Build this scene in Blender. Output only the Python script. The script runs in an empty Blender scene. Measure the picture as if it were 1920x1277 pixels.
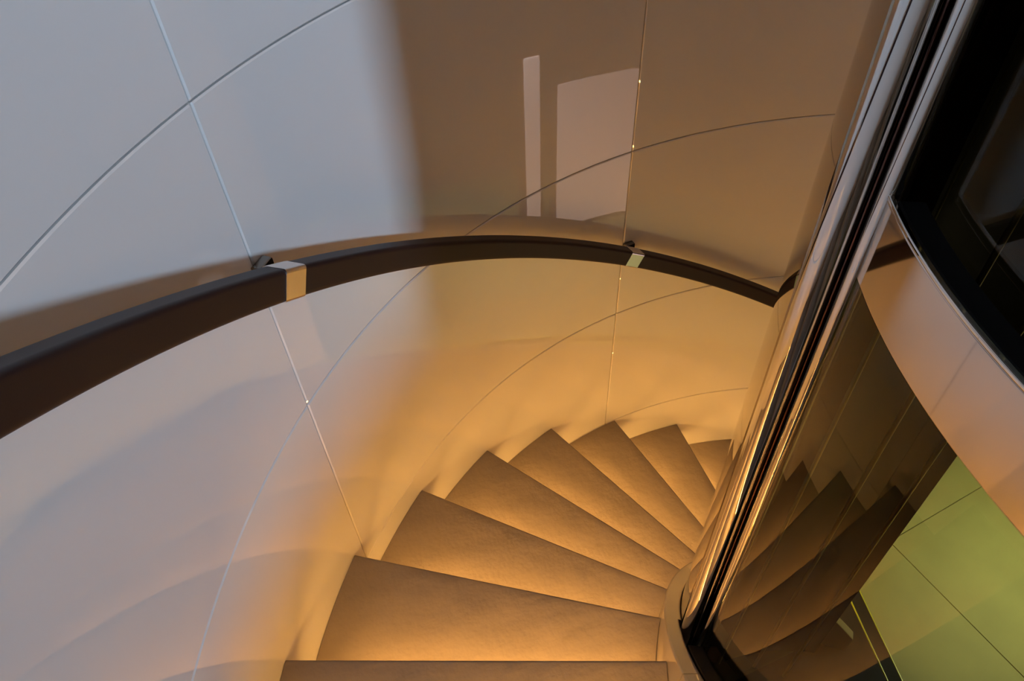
import bpy, bmesh, math, random
from mathutils import Matrix, Vector
random.seed(4)
scene = bpy.context.scene
C = scene.collection
R = math.radians

# ------------------------------------------------------------------ camera
cam_d = bpy.data.cameras.new('camera')
cam = bpy.data.objects.new('camera', cam_d)
C.objects.link(cam)
cam_d.sensor_width = 36.0
cam_d.lens = 1299.5 / 1920 * 36.0
cam_d.clip_start = 0.02
CAM = Vector((1.05158, 0.0, 1.34159))
_d = Vector((-0.24558577, -0.65643386, -0.71328971))
_r = Vector((-0.92269021, 0.38389399, -0.03561166))
_u = Vector((-0.29720433, -0.64939972, 0.69996400))
m = Matrix((( _r.x, _u.x, -_d.x, CAM.x), (_r.y, _u.y, -_d.y, CAM.y), (_r.z, _u.z, -_d.z, CAM.z), (0, 0, 0, 1)))
cam.matrix_world = m
scene.camera = cam

# ------------------------------------------------------------------ world, exposure, light levels
world = bpy.data.worlds.new('world')
scene.world = world
world.use_nodes = True
world.node_tree.nodes['Background'].inputs[0].default_value = (1.0, 0.93, 0.88, 1)
world.node_tree.nodes['Background'].inputs[1].default_value = 0.0
scene.view_settings.view_transform = 'Standard'
scene.view_settings.look = 'None'
scene.view_settings.exposure = 0.0
scene.view_settings.gamma = 1.0
scene.view_settings.use_curve_mapping = False

LED_STRENGTH = 50.0
LED_COLOR = (1.0, 0.53, 0.13)
DAY_STRENGTH = 570.0
DAY_COLOR = (0.44, 0.67, 1.0)
LANDING_W = 6.8


def area_light(name, loc, rot, sx, sy, watts, col):
    l = bpy.data.lights.new(name, 'AREA')
    l.shape = 'RECTANGLE'
    l.size, l.size_y, l.energy, l.color = sx, sy, watts, col
    o = bpy.data.objects.new(name, l)
    C.objects.link(o)
    o.location, o.rotation_euler = loc, rot
    return o


# added unseen fill lighting the landing floor (body built with the landing)
area_light('landing_fill', (-1.45, -0.42, 0.17), (0, 0, 0), 0.3, 0.3, LANDING_W, (1.0, 0.97, 0.88)).data.spread = R(75)
# added unseen fill over the upper landing, warm, brightens the upper wall
area_light('upper_fill', (-0.6, 1.9, 2.90), (0, 0, 0), 0.7, 0.7, 8.0, (1.0, 0.62, 0.36))

area_light('stair_fill', (-0.3, -1.0, 2.90), (0, 0, 0), 0.4, 0.4, 5.5, (1.0, 0.58, 0.28))  # added unseen fill, warms and brightens the upper stair wall

# ------------------------------------------------------------------ dimensions (metres)
RW = 1.45          # outer wall
RI = 0.735         # inner end of treads / outer face of the kerb
RG = 0.70          # bronze cladding, inner face of the kerb
RB = 0.672         # glass and mirror band
RISE = 0.1722
STEP = 12.1        # degrees per step
TH0 = -25.9        # nosing angle of step 0 (z = 0)


def pitch(a):      # height of the nosing line at angle a
    return (a - TH0) / STEP * RISE


# ------------------------------------------------------------------ materials
def mat(name, base, rough=0.5, metal=0.0, coat=0.0, coat_rough=0.03, bump=None, spec=0.5, var=None, emit=None):
    mt = bpy.data.materials.new(name)
    mt.use_nodes = True
    nt = mt.node_tree
    b = nt.nodes['Principled BSDF']
    b.inputs['Base Color'].default_value = (*base, 1)
    b.inputs['Roughness'].default_value = rough
    b.inputs['Metallic'].default_value = metal
    b.inputs['Coat Weight'].default_value = coat
    b.inputs['Coat Roughness'].default_value = coat_rough
    b.inputs['Coat IOR'].default_value = 2.0
    b.inputs['Specular IOR Level'].default_value = spec
    tc = nt.nodes.new('ShaderNodeTexCoord')
    if var:
        n = nt.nodes.new('ShaderNodeTexNoise')
        n.inputs['Scale'].default_value = var[0]
        n.inputs['Detail'].default_value = 5
        nt.links.new(tc.outputs['Object'], n.inputs['Vector'])
        mx = nt.nodes.new('ShaderNodeMix')
        mx.data_type = 'RGBA'
        k = var[1]
        mx.inputs[6].default_value = (*[c * (1 - k) for c in base], 1)
        mx.inputs[7].default_value = (*[min(1, c * (1 + k)) for c in base], 1)
        nt.links.new(n.outputs['Fac'], mx.inputs[0])
        nt.links.new(mx.outputs[2], b.inputs['Base Color'])
    prev = None
    for (scale, strength, dist, detail) in (bump or []):
        n = nt.nodes.new('ShaderNodeTexNoise')
        n.inputs['Scale'].default_value = scale
        n.inputs['Detail'].default_value = detail
        nt.links.new(tc.outputs['Object'], n.inputs['Vector'])
        bp = nt.nodes.new('ShaderNodeBump')
        bp.inputs['Strength'].default_value = strength
        bp.inputs['Distance'].default_value = dist
        nt.links.new(n.outputs['Fac'], bp.inputs['Height'])
        if prev:
            nt.links.new(prev.outputs[0], bp.inputs['Normal'])
        prev = bp
    if prev:
        nt.links.new(prev.outputs[0], b.inputs['Normal'])
    if emit:
        b.inputs['Emission Color'].default_value = (*emit[0], 1)
        b.inputs['Emission Strength'].default_value = emit[1]
    return mt


M = {}
M['lacquer'] = mat('cream_lacquer', (0.70, 0.64, 0.57), 0.45, coat=1.0, coat_rough=0.012, var=(2.0, 0.015))
M['kerb'] = mat('taupe_lacquer', (0.33, 0.27, 0.21), 0.30, coat=0.8, coat_rough=0.03)
M['backing'] = mat('joint_backing', (0.16, 0.12, 0.08), 0.8)
M['tread'] = mat('tan_leather', (0.245, 0.188, 0.140), 0.40, bump=[(170, 0.5, 0.0014, 5), (12, 0.45, 0.020, 3)], var=(9, 0.08), spec=0.5)
M['riser'] = mat('tan_riser', (0.40, 0.30, 0.20), 0.6)
M['led'] = mat('warm_led', (1, 0.8, 0.5), 0.5, emit=(LED_COLOR, LED_STRENGTH))
M['alu'] = mat('led_profile', (0.6, 0.6, 0.6), 0.4, metal=1)
M['leather'] = mat('dark_brown_leather', (0.017, 0.006, 0.0055), 0.45, bump=[(700, 0.15, 0.0004, 3)], spec=0.35)
M['chrome'] = mat('polished_chrome', (0.86, 0.84, 0.82), 0.035, metal=1)
M['sleeve'] = mat('satin_chrome', (0.86, 0.80, 0.76), 0.13, metal=1)
M['darkchrome'] = mat('dark_chrome', (0.22, 0.20, 0.18), 0.08, metal=1)
M['steel'] = mat('polished_steel', (0.76, 0.73, 0.71), 0.03, metal=1)
M['band'] = mat('mirror_steel_band', (0.66, 0.60, 0.56), 0.05, metal=1)
M['bronze'] = mat('polished_bronze', (0.52, 0.46, 0.38), 0.03, metal=1)
M['black'] = mat('black_gasket', (0.006, 0.006, 0.007), 0.55, spec=0.12)
M['profile'] = mat('dark_bronze_profile', (0.16, 0.09, 0.075), 0.14, metal=1)
M['dark'] = mat('dark_shaft_lining', (0.014, 0.011, 0.009), 0.5)
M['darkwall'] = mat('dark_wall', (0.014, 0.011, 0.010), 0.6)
M['brass'] = mat('brass_rod', (0.42, 0.36, 0.17), 0.3, metal=1)
M['tile'] = mat('olive_stone', (0.295, 0.29, 0.115), 0.55, var=(5, 0.22), bump=[(60, 0.1, 0.001, 4)])
M['grout'] = mat('grout', (0.09, 0.095, 0.03), 0.9)
M['greenedge'] = mat('green_glass_edge', (0.45, 0.55, 0.06), 0.25)
M['ceiling'] = mat('ceiling_paint', (0.30, 0.24, 0.19), 0.7)
M['plaster'] = mat('plaster', (0.40, 0.33, 0.26), 0.7)
M['pane'] = mat('daylight_pane', (0.8, 0.9, 1.0), 0.3, emit=(DAY_COLOR, DAY_STRENGTH))
M['fillglass'] = mat('fill_diffuser', (0.9, 0.85, 0.75), 0.5)


def glass_mat(name, tint, ior):
    mt = bpy.data.materials.new(name)
    mt.use_nodes = True
    nt = mt.node_tree
    nt.nodes.clear()
    out = nt.nodes.new('ShaderNodeOutputMaterial')
    mx = nt.nodes.new('ShaderNodeMixShader')
    fr = nt.nodes.new('ShaderNodeFresnel')
    # the sheet does not refract, so both faces must read as air to glass
    ge = nt.nodes.new('ShaderNodeNewGeometry')
    im = nt.nodes.new('ShaderNodeMix')
    im.inputs[2].default_value = ior
    im.inputs[3].default_value = 1.0 / ior
    nt.links.new(ge.outputs['Backfacing'], im.inputs[0])
    nt.links.new(im.outputs[0], fr.inputs['IOR'])
    tr = nt.nodes.new('ShaderNodeBsdfTransparent')
    tr.inputs[0].default_value = (*tint, 1)
    gl = nt.nodes.new('ShaderNodeBsdfGlossy')
    gl.inputs['Color'].default_value = (0.95, 0.93, 0.9, 1)
    gl.inputs['Roughness'].default_value = 0.01
    # one mirror image only: the coated outer face reflects
    mu = nt.nodes.new('ShaderNodeMath')
    mu.operation = 'SUBTRACT'
    mu.inputs[0].default_value = 1.0
    nt.links.new(ge.outputs['Backfacing'], mu.inputs[1])
    m2 = nt.nodes.new('ShaderNodeMath')
    m2.operation = 'MULTIPLY'
    nt.links.new(fr.outputs[0], m2.inputs[0])
    nt.links.new(mu.outputs[0], m2.inputs[1])
    nt.links.new(m2.outputs[0], mx.inputs[0])
    nt.links.new(tr.outputs[0], mx.inputs[1])
    nt.links.new(gl.outputs[0], mx.inputs[2])
    nt.links.new(mx.outputs[0], out.inputs[0])
    return mt


M['glass'] = glass_mat('tinted_glass', (0.74, 0.77, 0.55), 1.34)


# ------------------------------------------------------------------ mesh helpers
def P(r, a, z):
    return (r * math.cos(R(a)), r * math.sin(R(a)), z)


def link(name, verts, faces, material, parent=None, smooth=35):
    me = bpy.data.meshes.new(name)
    me.from_pydata(verts, [], faces)
    bm = bmesh.new()
    bm.from_mesh(me)
    bmesh.ops.recalc_face_normals(bm, faces=bm.faces)
    bm.to_mesh(me)
    bm.free()
    if smooth:
        for p in me.polygons:
            p.use_smooth = True
        me.set_sharp_from_angle(angle=R(smooth))
    me.materials.append(M[material])
    o = bpy.data.objects.new(name, me)
    C.objects.link(o)
    if parent:
        o.parent = parent
    return o


def arange(a0, a1, da):
    n = max(1, int(math.ceil(abs(a1 - a0) / da)))
    return [a0 + (a1 - a0) * i / n for i in range(n + 1)]


def sweep(name, prof, angles, zoff, material, parent=None, smooth=35, fa=None):
    """closed profile of (radius, height) swept round the axis; zoff(angle) makes it helical"""
    n = len(prof)
    V, F = [], []
    for a in angles:
        for (r, z) in prof:
            aa = a + (fa(r, z) if fa else 0)
            V.append(P(r, aa, z + zoff(a)))
    for i in range(len(angles) - 1):
        for j in range(n):
            k = (j + 1) % n
            F.append((i * n + j, i * n + k, (i + 1) * n + k, (i + 1) * n + j))
    F.append(tuple(range(n)))
    F.append(tuple((len(angles) - 1) * n + j for j in range(n)))
    return link(name, V, F, material, parent, smooth)


def rrect(r0, r1, z0, z1, c, seg=3):
    """rounded rectangle profile"""
    c = min(c, (r1 - r0) / 2.01, (z1 - z0) / 2.01)
    pts = []
    k = min(0.4 * c, 0.002)
    rad = [(1, 0), (0, 1), (-1, 0), (0, -1)]
    for q, (cx, cz) in enumerate(((r1 - c, z1 - c), (r0 + c, z1 - c), (r0 + c, z0 + c), (r1 - c, z0 + c))):
        u0, u1 = rad[q], rad[(q + 1) % 4]
        # support points on the flats keep the flat faces flat when shaded smooth
        pts.append((cx + c * u0[0] - k * u1[0], cz + c * u0[1] - k * u1[1]))
        for i in range(seg + 1):
            t = R(90 * q + 90 * i / seg)
            pts.append((cx + c * math.cos(t), cz + c * math.sin(t)))
        pts.append((cx + c * u1[0] - k * u0[0], cz + c * u1[1] - k * u0[1]))
    return pts


def flat(a):
    return 0.0


def prism(name, poly, z0, z1, material, parent=None, bevel=0.0, smooth=0):
    bm = bmesh.new()
    vs = [bm.verts.new((x, y, z0)) for x, y in poly]
    f = bm.faces.new(vs)
    ex = bmesh.ops.extrude_face_region(bm, geom=[f])
    bmesh.ops.translate(bm, verts=[g for g in ex['geom'] if isinstance(g, bmesh.types.BMVert)], vec=(0, 0, z1 - z0))
    bmesh.ops.recalc_face_normals(bm, faces=bm.faces)
    if bevel:
        bmesh.ops.bevel(bm, geom=[e for e in bm.edges], offset=bevel, segments=2, affect='EDGES', profile=0.5)
    me = bpy.data.meshes.new(name)
    bm.to_mesh(me)
    bm.free()
    if smooth:
        for p in me.polygons:
            p.use_smooth = True
        me.set_sharp_from_angle(angle=R(smooth))
    me.materials.append(M[material])
    o = bpy.data.objects.new(name, me)
    C.objects.link(o)
    if parent:
        o.parent = parent
    return o


def box(name, c, s, material, parent=None, bevel=0.0, rz=0.0):
    x, y, z = s[0] / 2, s[1] / 2, s[2] / 2
    co, si = math.cos(R(rz)), math.sin(R(rz))
    poly = [(c[0] + a * co - b * si, c[1] + a * si + b * co) for a, b in ((-x, -y), (x, -y), (x, y), (-x, y))]
    return prism(name, poly, c[2] - z, c[2] + z, material, parent, bevel)


def rod(name, x, y, rad, z0, z1, material, parent=None, n=40, cut=None):
    V, F = [], []
    for i in range(n):
        t = 2 * math.pi * i / n
        V.append((x + rad * math.cos(t), y + rad * math.sin(t), z0))
        V.append((x + rad * math.cos(t), y + rad * math.sin(t), z1))
    for i in range(n):
        j = (i + 1) % n
        F.append((2 * i, 2 * j, 2 * j + 1, 2 * i + 1))
    F.append(tuple(2 * i for i in range(n)))
    F.append(tuple(2 * i + 1 for i in range(n)))
    return link(name, V, F, material, parent, 35)


def empty(name, loc=(0, 0, 0)):
    o = bpy.data.objects.new(name, None)
    o.empty_display_size = 0.1
    o.location = loc
    C.objects.link(o)
    return o


def tag(o, label=None, cat=None, group=None, kind=None):
    if label: o['label'] = label
    if cat: o['category'] = cat
    if group: o['group'] = group
    if kind: o['kind'] = kind
    return o


# ------------------------------------------------------------------ outer wall of lacquered panels
ZB = [2.75, 2.15, 1.5465, 0.9447, 0.3455, -0.2600, -0.8593, -1.4600, -1.90]
AB = [51.2, 5.95, -39.35, -84.65, -129.95, -175.25]
wall = sweep('wall_outer', [(RW + 0.012, -1.90), (RW + 0.012, 2.75), (RW + 0.12, 2.75), (RW + 0.12, -1.90)],
             arange(5.95, -129.95, 1.5), flat, 'backing')
tag(wall, 'curved outer stair wall of glossy cream lacquered panels', 'wall', kind='structure')


def wall_panel(a0, a1, z0, z1, parent):
    g = 0.0012                         # half joint
    ga = math.degrees(g / RW)
    e, ea, dep = 0.0022, math.degrees(0.0022 / RW), 0.0022
    lo, hi = min(a0, a1) + ga, max(a0, a1) - ga
    A = [lo, lo + ea] + arange(lo + ea, hi - ea, 0.75)[1:-1] + [hi - ea, hi]
    Z = [z0 + g, z0 + g + e, z1 - g - e, z1 - g]
    V, F = [], []
    nA, nZ = len(A), 4
    for i, a in enumerate(A):
        for j, z in enumerate(Z):
            border = i in (0, nA - 1) or j in (0, 3)
            V.append(P(RW + (dep if border else 0), a, z))
    for i in range(nA - 1):
        for j in range(3):
            F.append((i * 4 + j, i * 4 + j + 1, (i + 1) * 4 + j + 1, (i + 1) * 4 + j))
    rim = [i * 4 for i in range(nA)] + [(nA - 1) * 4 + j for j in (1, 2, 3)] + [i * 4 + 3 for i in range(nA - 2, -1, -1)] + [2, 1]
    b0 = len(V)
    for v in rim:
        x, y, z = V[v]
        k = (RW + 0.0115) / math.hypot(x, y)
        V.append((x * k, y * k, z))
    for i in range(len(rim)):
        j = (i + 1) % len(rim)
        F.append((rim[i], rim[j], b0 + j, b0 + i))
    return link('wall_panel', V, F, 'lacquer', parent, 25)


guard = sweep('wall_guard', [(RW + 0.012, -1.90), (RW + 0.012, 0.9447), (RW + 0.12, 0.9447), (RW + 0.12, -1.90)],
              arange(51.2, 6.0, 1.5), flat, 'backing')  # unseen wall, cut low so the window light passes over
tag(guard, 'curved guard wall beside the upper steps, cut low to let daylight pass', 'wall', kind='structure')
for ci in range(4):
    for ri in range(len(ZB) - 1):
        if ci == 0 and ZB[ri] > 1.0: continue
        wall_panel(AB[ci], AB[ci + 1], ZB[ri + 1], ZB[ri], guard if ci == 0 else wall)

upper_wall = sweep('wall_far', [(RW + 0.012, 0.3455), (RW + 0.012, 2.75), (RW + 0.12, 2.75), (RW + 0.12, 0.3455)],
                   arange(-130.0, -185, 1.5), flat, 'darkwall')
tag(upper_wall, 'dark curved wall above the lower landing opening', 'wall', kind='structure')

# ------------------------------------------------------------------ staircase
stair = empty('spiral_staircase', P(0.9, -134, -1.55))
tag(stair, 'winding staircase with tan leather treads lit by hidden warm light strips', 'staircase')
OFF = Vector(stair.location)


def reparent(o, parent):
    o.parent = parent
    if parent is stair:
        o.matrix_parent_inverse = Matrix.Translation(-OFF)


TT = 0.042        # tread thickness
BACK = 0.023      # the riser stands this far behind the nosing
K0, K1 = -8, 8


def build_step(k):
    a_n = TH0 - STEP * k
    z = -RISE * k
    # the nosing is not radial: its inner end leads by 2.4 degrees
    pi_, po_ = Vector(P(RI, a_n - 2.4, 0)), Vector(P(RW, a_n, 0))
    er = (po_ - pi_).normalized()
    et = Vector((-er.y, er.x, 0))

    def PS(r, a, zz):
        return P(r, a - 2.4 * (RW - r) / (RW - RI), zz)

    def Q(r, d, dz):                   # radius along the nosing, distance behind it, height
        q = pi_ + (po_ - pi_) * ((r - RI) / (RW - RI)) + et * d
        f = min(1.0, (RW - 0.0008) / q.length)
        return (q.x * f, q.y * f, z + dz)
    r0, r1 = RI + 0.001, RW - 0.0008
    # tread slab with an eased nosing, running on under the step above
    V, F = [], []
    rows = [(0.0, 0.005), (0.0012, 0.0022), (0.003, 0.0007), (0.006, 0.0)]
    for d, s in rows:
        V += [Q(r0, d, -s), Q(r1, d, -s), Q(r1, d, -TT + s), Q(r0, d, -TT + s)]
    n = len(rows)
    for i in range(1, 15):
        a = a_n + 0.5 + (STEP - 0.5) * i / 14
        V += [PS(r0, a, z), PS(r1, a, z), PS(r1, a, z - TT), PS(r0, a, z - TT)]
        n += 1
    eb = Matrix.Rotation(R(STEP), 3, 'Z') @ et * (BACK + 0.008)
    for (r, zz) in ((r0, z), (r1, z), (r1, z - TT), (r0, z - TT)):
        q = Vector(PS(r, a_n + STEP, zz)) + eb
        f = min(1.0, (RW - 0.0008) / math.hypot(q.x, q.y))
        V.append((q.x * f, q.y * f, zz))
    n += 1
    for i in range(n - 1):
        for j in range(4):
            F.append((i * 4 + j, i * 4 + (j + 1) % 4, i * 4 + 4 + (j + 1) % 4, i * 4 + 4 + j))
    F.append((0, 1, 2, 3))
    F.append(tuple((n - 1) * 4 + j for j in range(4)))
    t = link('tread', V, F, 'tread', None, 50)
    reparent(t, stair)

    def bar(name, pts, ra, rb, m, parent):
        V = [Q(ra, d, dz) for d, dz in pts] + [Q(rb, d, dz) for d, dz in pts]
        c = len(pts)
        F = [(i, (i + 1) % c, c + (i + 1) % c, c + i) for i in range(c)] + [tuple(range(c)), tuple(range(c, 2 * c))]
        o = link(name, V, F, m, None, 0)
        o.parent = parent
        o.matrix_parent_inverse = Matrix.Translation(-OFF) if parent is stair else Matrix.Identity(4)
        return o
    # riser under the nosing, set back
    bar('riser', [(BACK, -TT), (BACK + 0.008, -TT), (BACK + 0.008, -RISE + 0.0005), (BACK, -RISE + 0.0005)], r0, r1, 'riser', stair)
    if k < -1:
        return t
    # light strip in the corner of riser and tread: profile and glowing diffuser facing down and forward
    L = -TT - 0.030
    bar('light_profile', [(BACK - 0.0005, L - 0.0005), (BACK - 0.0005, L - 0.016), (BACK - 0.016, L - 0.0005)], r0 + 0.004, 1.375, 'alu', t)
    d = bar('light_diffuser', [(BACK - 0.0022, L - 0.0165), (BACK - 0.0165, L - 0.0022), (BACK - 0.0172, L - 0.0029), (BACK - 0.0029, L - 0.0172)],
            r0 + 0.008, 1.36, 'led', t)
    d['label'] = 'glowing warm light strip under the nosing'
    return t


for k in range(K0, K1 + 1):
    build_step(k)

# kerb / inner stringer: helical taupe lacquer band, its top 97 mm above the nosing line
kt = 0.097
for (s0, s1, ri) in ((-134.0, -61.0, RG + 0.0008), (-60.94, -36.6, RG + 0.0008), (-36.6, -22.6, RG + 0.006), (-22.54, 70.9, RG + 0.006)):
    kb = sweep('stringer', rrect(ri, RI, kt - 0.42, kt, 0.004, 3), arange(s0, s1, 1.0), pitch, 'kerb')
    reparent(kb, stair)

# ------------------------------------------------------------------ handrail
PHI = math.atan(RISE / R(STEP) / 1.39)     # slope of the rail
RZ = 0.671                                 # rail centre height at -39.35


def rail_z(a):
    return RZ + (a + 39.35) * RISE / STEP


rail = empty('handrail', P(1.43, -39.35, 0.6))
tag(rail, 'dark brown leather handrail with chrome sleeves along the cream wall', 'handrail')
ROFF = Vector(rail.location)


def fa_perp(r, w):
    return -math.degrees(w * math.sin(PHI) / r)


def rail_piece(name, a0, a1, material, grow=0.0, c=0.007, seg=4, da=0.6):
    w = 0.0245 + grow
    prof = [(r, z) for r, z in rrect(1.361 - grow, 1.399 + grow, -w, w, c, seg)]
    V, F = [], []
    angs = arange(a0, a1, da)
    n = len(prof)
    for a in angs:
        for (r, wz) in prof:
            V.append(P(r, a + fa_perp(r, wz), rail_z(a) + wz * math.cos(PHI)))
    for i in range(len(angs) - 1):
        for j in range(n):
            k = (j + 1) % n
            F.append((i * n + j, i * n + k, (i + 1) * n + k, (i + 1) * n + j))
    F.append(tuple(range(n)))
    F.append(tuple((len(angs) - 1) * n + j for j in range(n)))
    o = link(name, V, F, material, None, 40)
    o.parent = rail
    o.matrix_parent_inverse = Matrix.Translation(-ROFF)
    return o


def bracket(a):
    z = rail_z(a)
    # wall plate, arm and cup
    def bx(name, r0, r1, wa, z0, z1, parent=None, bev=0.002):
        o = sweep(name, rrect(r0, r1, z0, z1, bev, 2), arange(a - wa, a + wa, 0.3), flat, 'darkchrome')
        o.parent = rail
        o.matrix_parent_inverse = Matrix.Translation(-ROFF)
        return o
    bx('wall_plate', RW - 0.020, RW - 0.0005, 0.60, z - 0.016, z + 0.018, bev=0.003)
    bx('bracket_arm', 1.392, RW - 0.019, 0.30, z - 0.006, z + 0.008)


SLEEVES = [7.0, -38.2, -83.8, -129.0]
hw = 0.95
edges = [14.0]
for s in SLEEVES:
    rail_piece('rail_section', edges[-1], s + hw + 0.02, 'leather')
    edges.append(s - hw - 0.02)
    sl = rail_piece('sleeve', s + hw, s - hw, 'sleeve', grow=0.0008, c=0.005, seg=3)
    sl['label'] = 'chrome sleeve joining two rail sections'
    bracket(s - 1.4)
rail_piece('rail_section', edges[-1], -133.5, 'leather')

# ------------------------------------------------------------------ glazed core
core = empty('glazed_core', (0, 0, -1.6))
tag(core, 'round core of dark tinted glass with a mirror steel band', 'glass core')
COFF = Vector(core.location)


def cpart(o, parent=None):
    o.parent = parent or core
    o.matrix_parent_inverse = Matrix.Translation(-COFF) if not parent else Matrix.Identity(4)
    return o


ZTOP = 2.95
# bronze mirror cladding on the stair side, left of the posts
cl = cpart(sweep('bronze_cladding', [(RG, -1.75), (RG, ZTOP), (RG - 0.006, ZTOP), (RG - 0.006, -1.75)], arange(-36.6, -123.4, 0.5), flat, 'bronze'))
cl['label'] = 'polished bronze cladding that mirrors the wall'
cpart(sweep('dark_lining', [(RG - 0.008, -1.75), (RG - 0.008, ZTOP), (RG - 0.04, ZTOP), (RG - 0.04, -1.75)], arange(-36.5, -124.4, 1.0), flat, 'dark'))
# lower glass: from the kerb to the band, bottom edge follows the kerb
ZA, ZBD = 1.001, 0.9125      # top and bottom of the mirror band
A = arange(-30.2, 6.0, 0.5)
V, F = [], []
for a in A:
    zb = min(pitch(a) + kt - 0.09, ZBD - 0.02)
    V += [P(RB, a, zb), P(RB, a, ZBD - 0.0005), P(RB - 0.010, a, ZBD - 0.0005), P(RB - 0.010, a, zb)]
for i in range(len(A) - 1):
    for j in range(4):
        F.append((i * 4 + j, i * 4 + (j + 1) % 4, i * 4 + 4 + (j + 1) % 4, i * 4 + 4 + j))
F += [(0, 1, 2, 3), tuple((len(A) - 1) * 4 + j for j in range(4))]
gl = cpart(link('lower_glass', V, F, 'glass', None, 35))
gl['label'] = 'dark tinted glass below the mirror band'
# black channel that holds the glass behind the kerb
cpart(sweep('gasket', rrect(RB + 0.001, RG - 0.0005, kt - 0.12, kt - 0.012, 0.002, 1), arange(-30, 64, 1.0), pitch, 'black'))
# mirror band, its bright rim, the black channel and the upper glass
mb = cpart(sweep('mirror_band', rrect(RB - 0.006, RB + 0.0005, ZBD, ZA - 0.0045, 0.0012, 2), arange(-30.2, 112, 0.5), flat, 'band'))
mb['label'] = 'mirror polished steel band'
cpart(sweep('band_rim', rrect(RB - 0.004, RB + 0.0012, ZA - 0.004, ZA, 0.001, 2), arange(-30.3, 112, 0.5), flat, 'steel'))
cpart(sweep('band_channel', rrect(RB - 0.030, RB - 0.0065, ZBD + 0.008, ZA - 0.003, 0.002, 1), arange(-30.0, 112, 1.0), flat, 'black'))
gu = cpart(sweep('upper_glass', [(RB - 0.031, ZBD + 0.05), (RB - 0.031, ZTOP), (RB - 0.041, ZTOP), (RB - 0.041, ZBD + 0.05)], arange(-29.0, 6.0, 0.5), flat, 'glass'))
gu['label'] = 'dark tinted glass above the mirror band'
# added unseen closure beyond the glass, bronze lined dark, stops daylight crossing the core
cpart(sweep('bronze_cladding', [(RB - 0.006, -1.55), (RB - 0.006, ZTOP), (RB - 0.012, ZTOP), (RB - 0.012, -1.55)], arange(6.1, 112, 0.5), flat, 'bronze'))
cpart(sweep('dark_lining', [(RB - 0.046, -1.55), (RB - 0.046, ZTOP), (RB - 0.060, ZTOP), (RB - 0.060, -1.55)], arange(6.1, 112, 1.0), flat, 'dark'))
# upright black profile that ends the glazing, behind the posts
cpart(sweep('end_profile', rrect(RB - 0.045, RB - 0.020, pitch(-30) - 0.02, ZTOP, 0.004, 2), arange(-36.0, -31.4, 0.4), flat, 'profile'))
for az, dist in ((-147.9, 1.25), (-153.1, 1.32), (-157.5, 1.36)):  # thin upright brass rods inside the core
    x, y = CAM.x + dist * math.cos(R(az)), CAM.y + dist * math.sin(R(az))
    cpart(rod('core_rod', x, y, 0.006, -1.72, ZTOP, 'brass', None, 12))


def at_az(az, dist):
    return CAM.x + dist * math.cos(R(az)), CAM.y + dist * math.sin(R(az))


x, y = at_az(-141.55, 0.620)
post = rod('steel_post', x, y, 0.0195, pitch(-34.0) + kt - 0.06, ZTOP, 'steel', None, 64)
tag(post, 'thick polished steel post rising from the stair kerb to the ceiling', 'post')
x, y = at_az(-144.35, 0.592)
post2 = rod('steel_post', x, y, 0.0097, pitch(-31.5) + kt - 0.06, ZTOP, 'steel', None, 48)
tag(post2, 'thin polished steel post between the thick post and the dark glass', 'post')

# ------------------------------------------------------------------ lower landing seen through the glass
ZF = -1.55
floor = prism('floor', [(-3.2, -2.6), (0.9, -2.6), (0.9, 1.6), (-3.2, 1.6)], ZF - 0.20, ZF - 0.014, 'grout')
tag(floor, 'olive stone tiled landing floor at the foot of the stairs', 'floor', kind='structure')
u = Vector((math.cos(R(94.49)), math.sin(R(94.49))))      # tile axes
v = Vector((-u.y, u.x))
# a joint crossing taken from the photograph
O = Vector((-0.9935, -0.800))
bdir = Vector((math.cos(R(73.33)), math.sin(R(73.33))))   # edge of the landing
bpt = Vector((-0.717, -0.673))
bn = Vector((bdir.y, -bdir.x))                            # towards the pit


def clip(poly, pt, n):
    out = []
    for i in range(len(poly)):
        a, b = poly[i], poly[(i + 1) % len(poly)]
        da, db = (a - pt).dot(n), (b - pt).dot(n)
        if da <= 0: out.append(a)
        if da * db < 0: out.append(a + (b - a) * (da / (da - db)))
    return out


TS = 0.78
for i in range(-3, 4):
    for j in range(-2, 4):
        g = 0.002
        c = [O + u * (i * TS + g) + v * (j * TS + g), O + u * ((i + 1) * TS - g) + v * (j * TS + g),
             O + u * ((i + 1) * TS - g) + v * ((j + 1) * TS - g), O + u * (i * TS + g) + v * ((j + 1) * TS - g)]
        c = clip(c, bpt, bn)
        if len(c) < 3: continue
        ctr = sum(c, Vector((0, 0))) / len(c)
        if ctr.x < -3.1 or abs(ctr.y + 0.5) > 2.0: continue
        o = prism('floor_tile', [(q.x, q.y) for q in c], ZF - 0.014, ZF + random.uniform(-0.0004, 0.0004), 'tile', floor)
# sill: black strip with two green glass edges, then the black pit floor
sill = empty('floor_sill', (bpt.x, bpt.y, ZF - 0.01))
tag(sill, 'black floor sill with thin green glass edges beside the olive tiles', 'floor sill')


def strip(name, o0, o1, z0, z1, m):
    a, b = bpt + bn * o0 - bdir * 0.10, bpt + bn * o0 + bdir * 1.7
    c, d = bpt + bn * o1 + bdir * 1.7, bpt + bn * o1 - bdir * 0.10
    o = prism(name, [(q.x, q.y) for q in (a, b, c, d)], z0, z1, m)
    o.parent = sill
    o.matrix_parent_inverse = Matrix.Translation(-Vector(sill.location))
    return o


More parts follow.
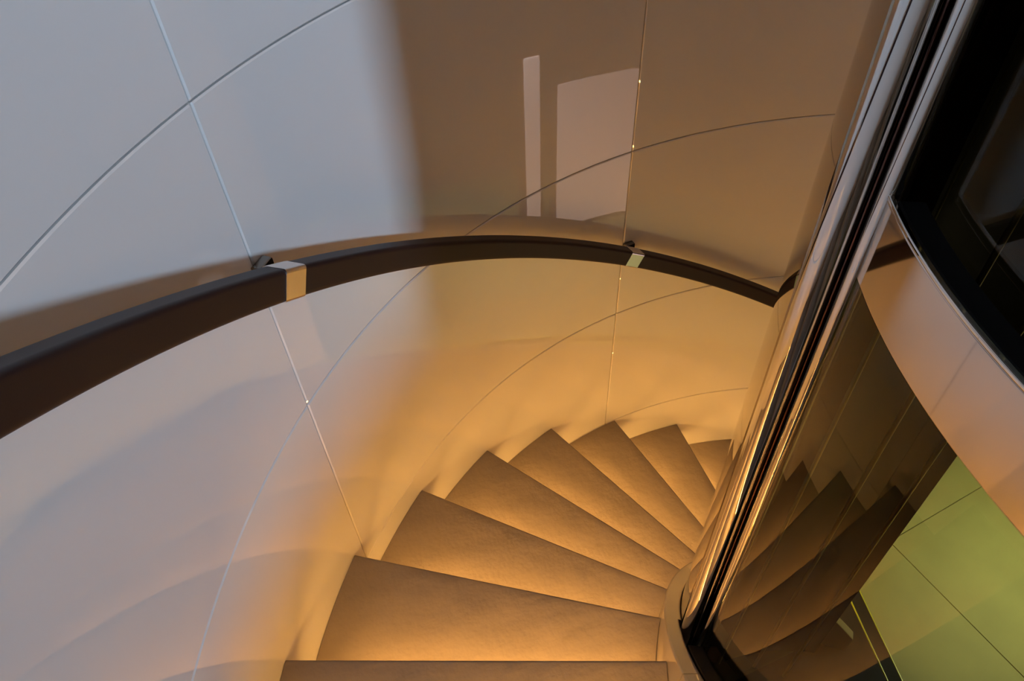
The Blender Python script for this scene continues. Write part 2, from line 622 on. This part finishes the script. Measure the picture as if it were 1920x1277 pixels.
strip('glass_edge', 0.0005, 0.0035, ZF - 0.013, ZF + 0.002, 'greenedge')
strip('sill_plate', 0.004, 0.055, ZF - 0.013, ZF - 0.002, 'black')
strip('glass_edge', 0.0555, 0.0585, ZF - 0.013, ZF + 0.002, 'greenedge')
pit = [bpt + bn * 0.06 - bdir * 0.06, bpt + bn * 0.06 + bdir * 1.6, Vector((0.66, 0.9)), Vector((0.66, -0.05)), Vector((0.3, -0.58)), Vector((-0.3, -0.58))]
pf = prism('floor_pit', [(q.x, q.y) for q in pit], ZF - 0.013, ZF - 0.004, 'black')
tag(pf, 'black floor inside the glazed core', 'floor', kind='structure')

# ------------------------------------------------------------------ landing enclosure, upper floor and room
wl = box('wall_landing_back', (-2.45, -0.5, -0.30), (0.1, 4.2, 2.5), 'darkwall')
tag(wl, 'dark back wall of the lower landing', 'wall', kind='structure')
ws = box('wall_landing_side', (-1.55, 1.55, -0.30), (1.9, 0.1, 2.5), 'darkwall')
tag(ws, 'dark side wall of the lower landing', 'wall', kind='structure')
wr = box('wall_landing_end', (-1.55, -2.55, -0.30), (1.9, 0.1, 2.5), 'darkwall')
tag(wr, 'dark end wall of the lower landing', 'wall', kind='structure')
cf = prism('ceiling_landing', [P(1.45, a, 0)[:2] for a in arange(-135, -230, 5)] + [(-2.5, 1.5), (-2.5, -2.5), (-1.05, -2.5)], 0.25, 0.345, 'darkwall')
tag(cf, 'dark ceiling of the lower landing', 'ceiling', kind='structure')
# glowing panels added for bright openings, so the lacquered wall mirrors them
M['glow'] = mat('opening_glow', (0.6, 0.55, 0.58), 0.4, emit=((1.0, 0.74, 0.72), 0.62))


def glow_panel(a0, a1, z1, label):
    t = empty('added_glow_panel', P(1.56, (a0 + a1) / 2, ZF))
    tag(t, label, 'added glow panel', 'glowing panels added on the landing')
    off = Matrix.Translation(-Vector(t.location))
    for nm, prof, aa, m_ in (('glow_pane', [(1.556, ZF + 0.03), (1.556, z1), (1.562, z1), (1.562, ZF + 0.03)], (a0, a1), 'glow'),
                             ('panel_frame', [(1.564, ZF + 0.002), (1.564, z1 + 0.03), (1.59, z1 + 0.03), (1.59, ZF + 0.002)], (a0 + 0.8, a1 - 0.8), 'profile')):
        o = sweep(nm, prof, arange(aa[0], aa[1], 1.0), flat, m_)
        o.parent = t
        o.matrix_parent_inverse = off


glow_panel(-170.2, -172.9, -0.30, 'narrow glowing panel added on the landing for a mirrored bright opening')
glow_panel(-176.4, -191.0, -0.50, 'wide glowing panel added on the landing for a mirrored bright opening')
dl = empty('added_downlight', (-1.45, -0.42, 0.25))  # body of the added landing fill
tag(dl, 'square fill light added over the lower landing', 'lamp')
for nm, c, s, mm in (('fill_frame', (0, 0, -0.03), (0.36, 0.36, 0.05), 'alu'), ('fill_diffuser', (0, 0, -0.062), (0.3, 0.3, 0.01), 'fillglass')):
    o = box(nm, c, s, mm, dl)

# upper floor reached by the top step
uf = sweep('floor_upper', [(RI, 1.18), (RI, 1.3772), (2.95, 1.3772), (2.95, 1.18)], arange(71.2, 184, 2.0), flat, 'plaster')
tag(uf, 'upper floor at the head of the stairs', 'floor', kind='structure')
wn = empty('wall_back', (0, 3.0, 1.3))
tag(wn, 'wall behind the upper floor with a tall slot window', 'wall', kind='structure')
WX0, WX1, WZ0, WZ1 = 0.16, 0.44, 1.98, 2.40
for c, s in ((((WX0 - 3.0) / 2, 3.05, 2.1), (WX0 + 3.0, 0.1, 1.9)), (((WX1 + 3.0) / 2, 3.05, 2.1), (3.0 - WX1, 0.1, 1.9)),
             (((WX0 + WX1) / 2, 3.05, (WZ0 + 1.15) / 2), (WX1 - WX0, 0.1, WZ0 - 1.15)), (((WX0 + WX1) / 2, 3.05, (WZ1 + 3.05) / 2), (WX1 - WX0, 0.1, 3.05 - WZ1))):
    o = box('wall_section', c, s, 'plaster')
    o.parent = wn
    o.matrix_parent_inverse = Matrix.Translation(-Vector(wn.location))
win = empty('window_1', ((WX0 + WX1) / 2, 3.05, WZ0))
tag(win, 'tall slot window letting cool daylight onto the stair wall', 'window', kind='structure')
for nm, c, s, mm in (('pane', (0, 0.02, (WZ1 - WZ0) / 2), (WX1 - WX0 - 0.03, 0.006, WZ1 - WZ0 - 0.03), 'pane'),
                     ('window_frame', (-(WX1 - WX0) / 2 + 0.008, 0, (WZ1 - WZ0) / 2), (0.014, 0.09, WZ1 - WZ0), 'alu'),
                     ('window_frame', ((WX1 - WX0) / 2 - 0.008, 0, (WZ1 - WZ0) / 2), (0.014, 0.09, WZ1 - WZ0), 'alu'),
                     ('window_frame', (0, 0, 0.008), (WX1 - WX0 - 0.03, 0.09, 0.014), 'alu'),
                     ('window_frame', (0, 0, WZ1 - WZ0 - 0.008), (WX1 - WX0 - 0.03, 0.09, 0.014), 'alu')):
    o = box(nm, c, s, mm, win)
we = box('wall_east', (3.05, 0.2, 2.1), (0.1, 5.7, 1.9), 'plaster')
tag(we, 'side wall of the upper room', 'wall', kind='structure')
ww = box('wall_west', (-3.05, 0.2, 2.1), (0.1, 5.7, 1.9), 'plaster')
tag(ww, 'far side wall of the upper room', 'wall', kind='structure')
cg = box('ceiling', (0, 0.2, 3.0), (6.1, 5.8, 0.1), 'ceiling')
tag(cg, 'ceiling over the stairwell', 'ceiling', kind='structure')
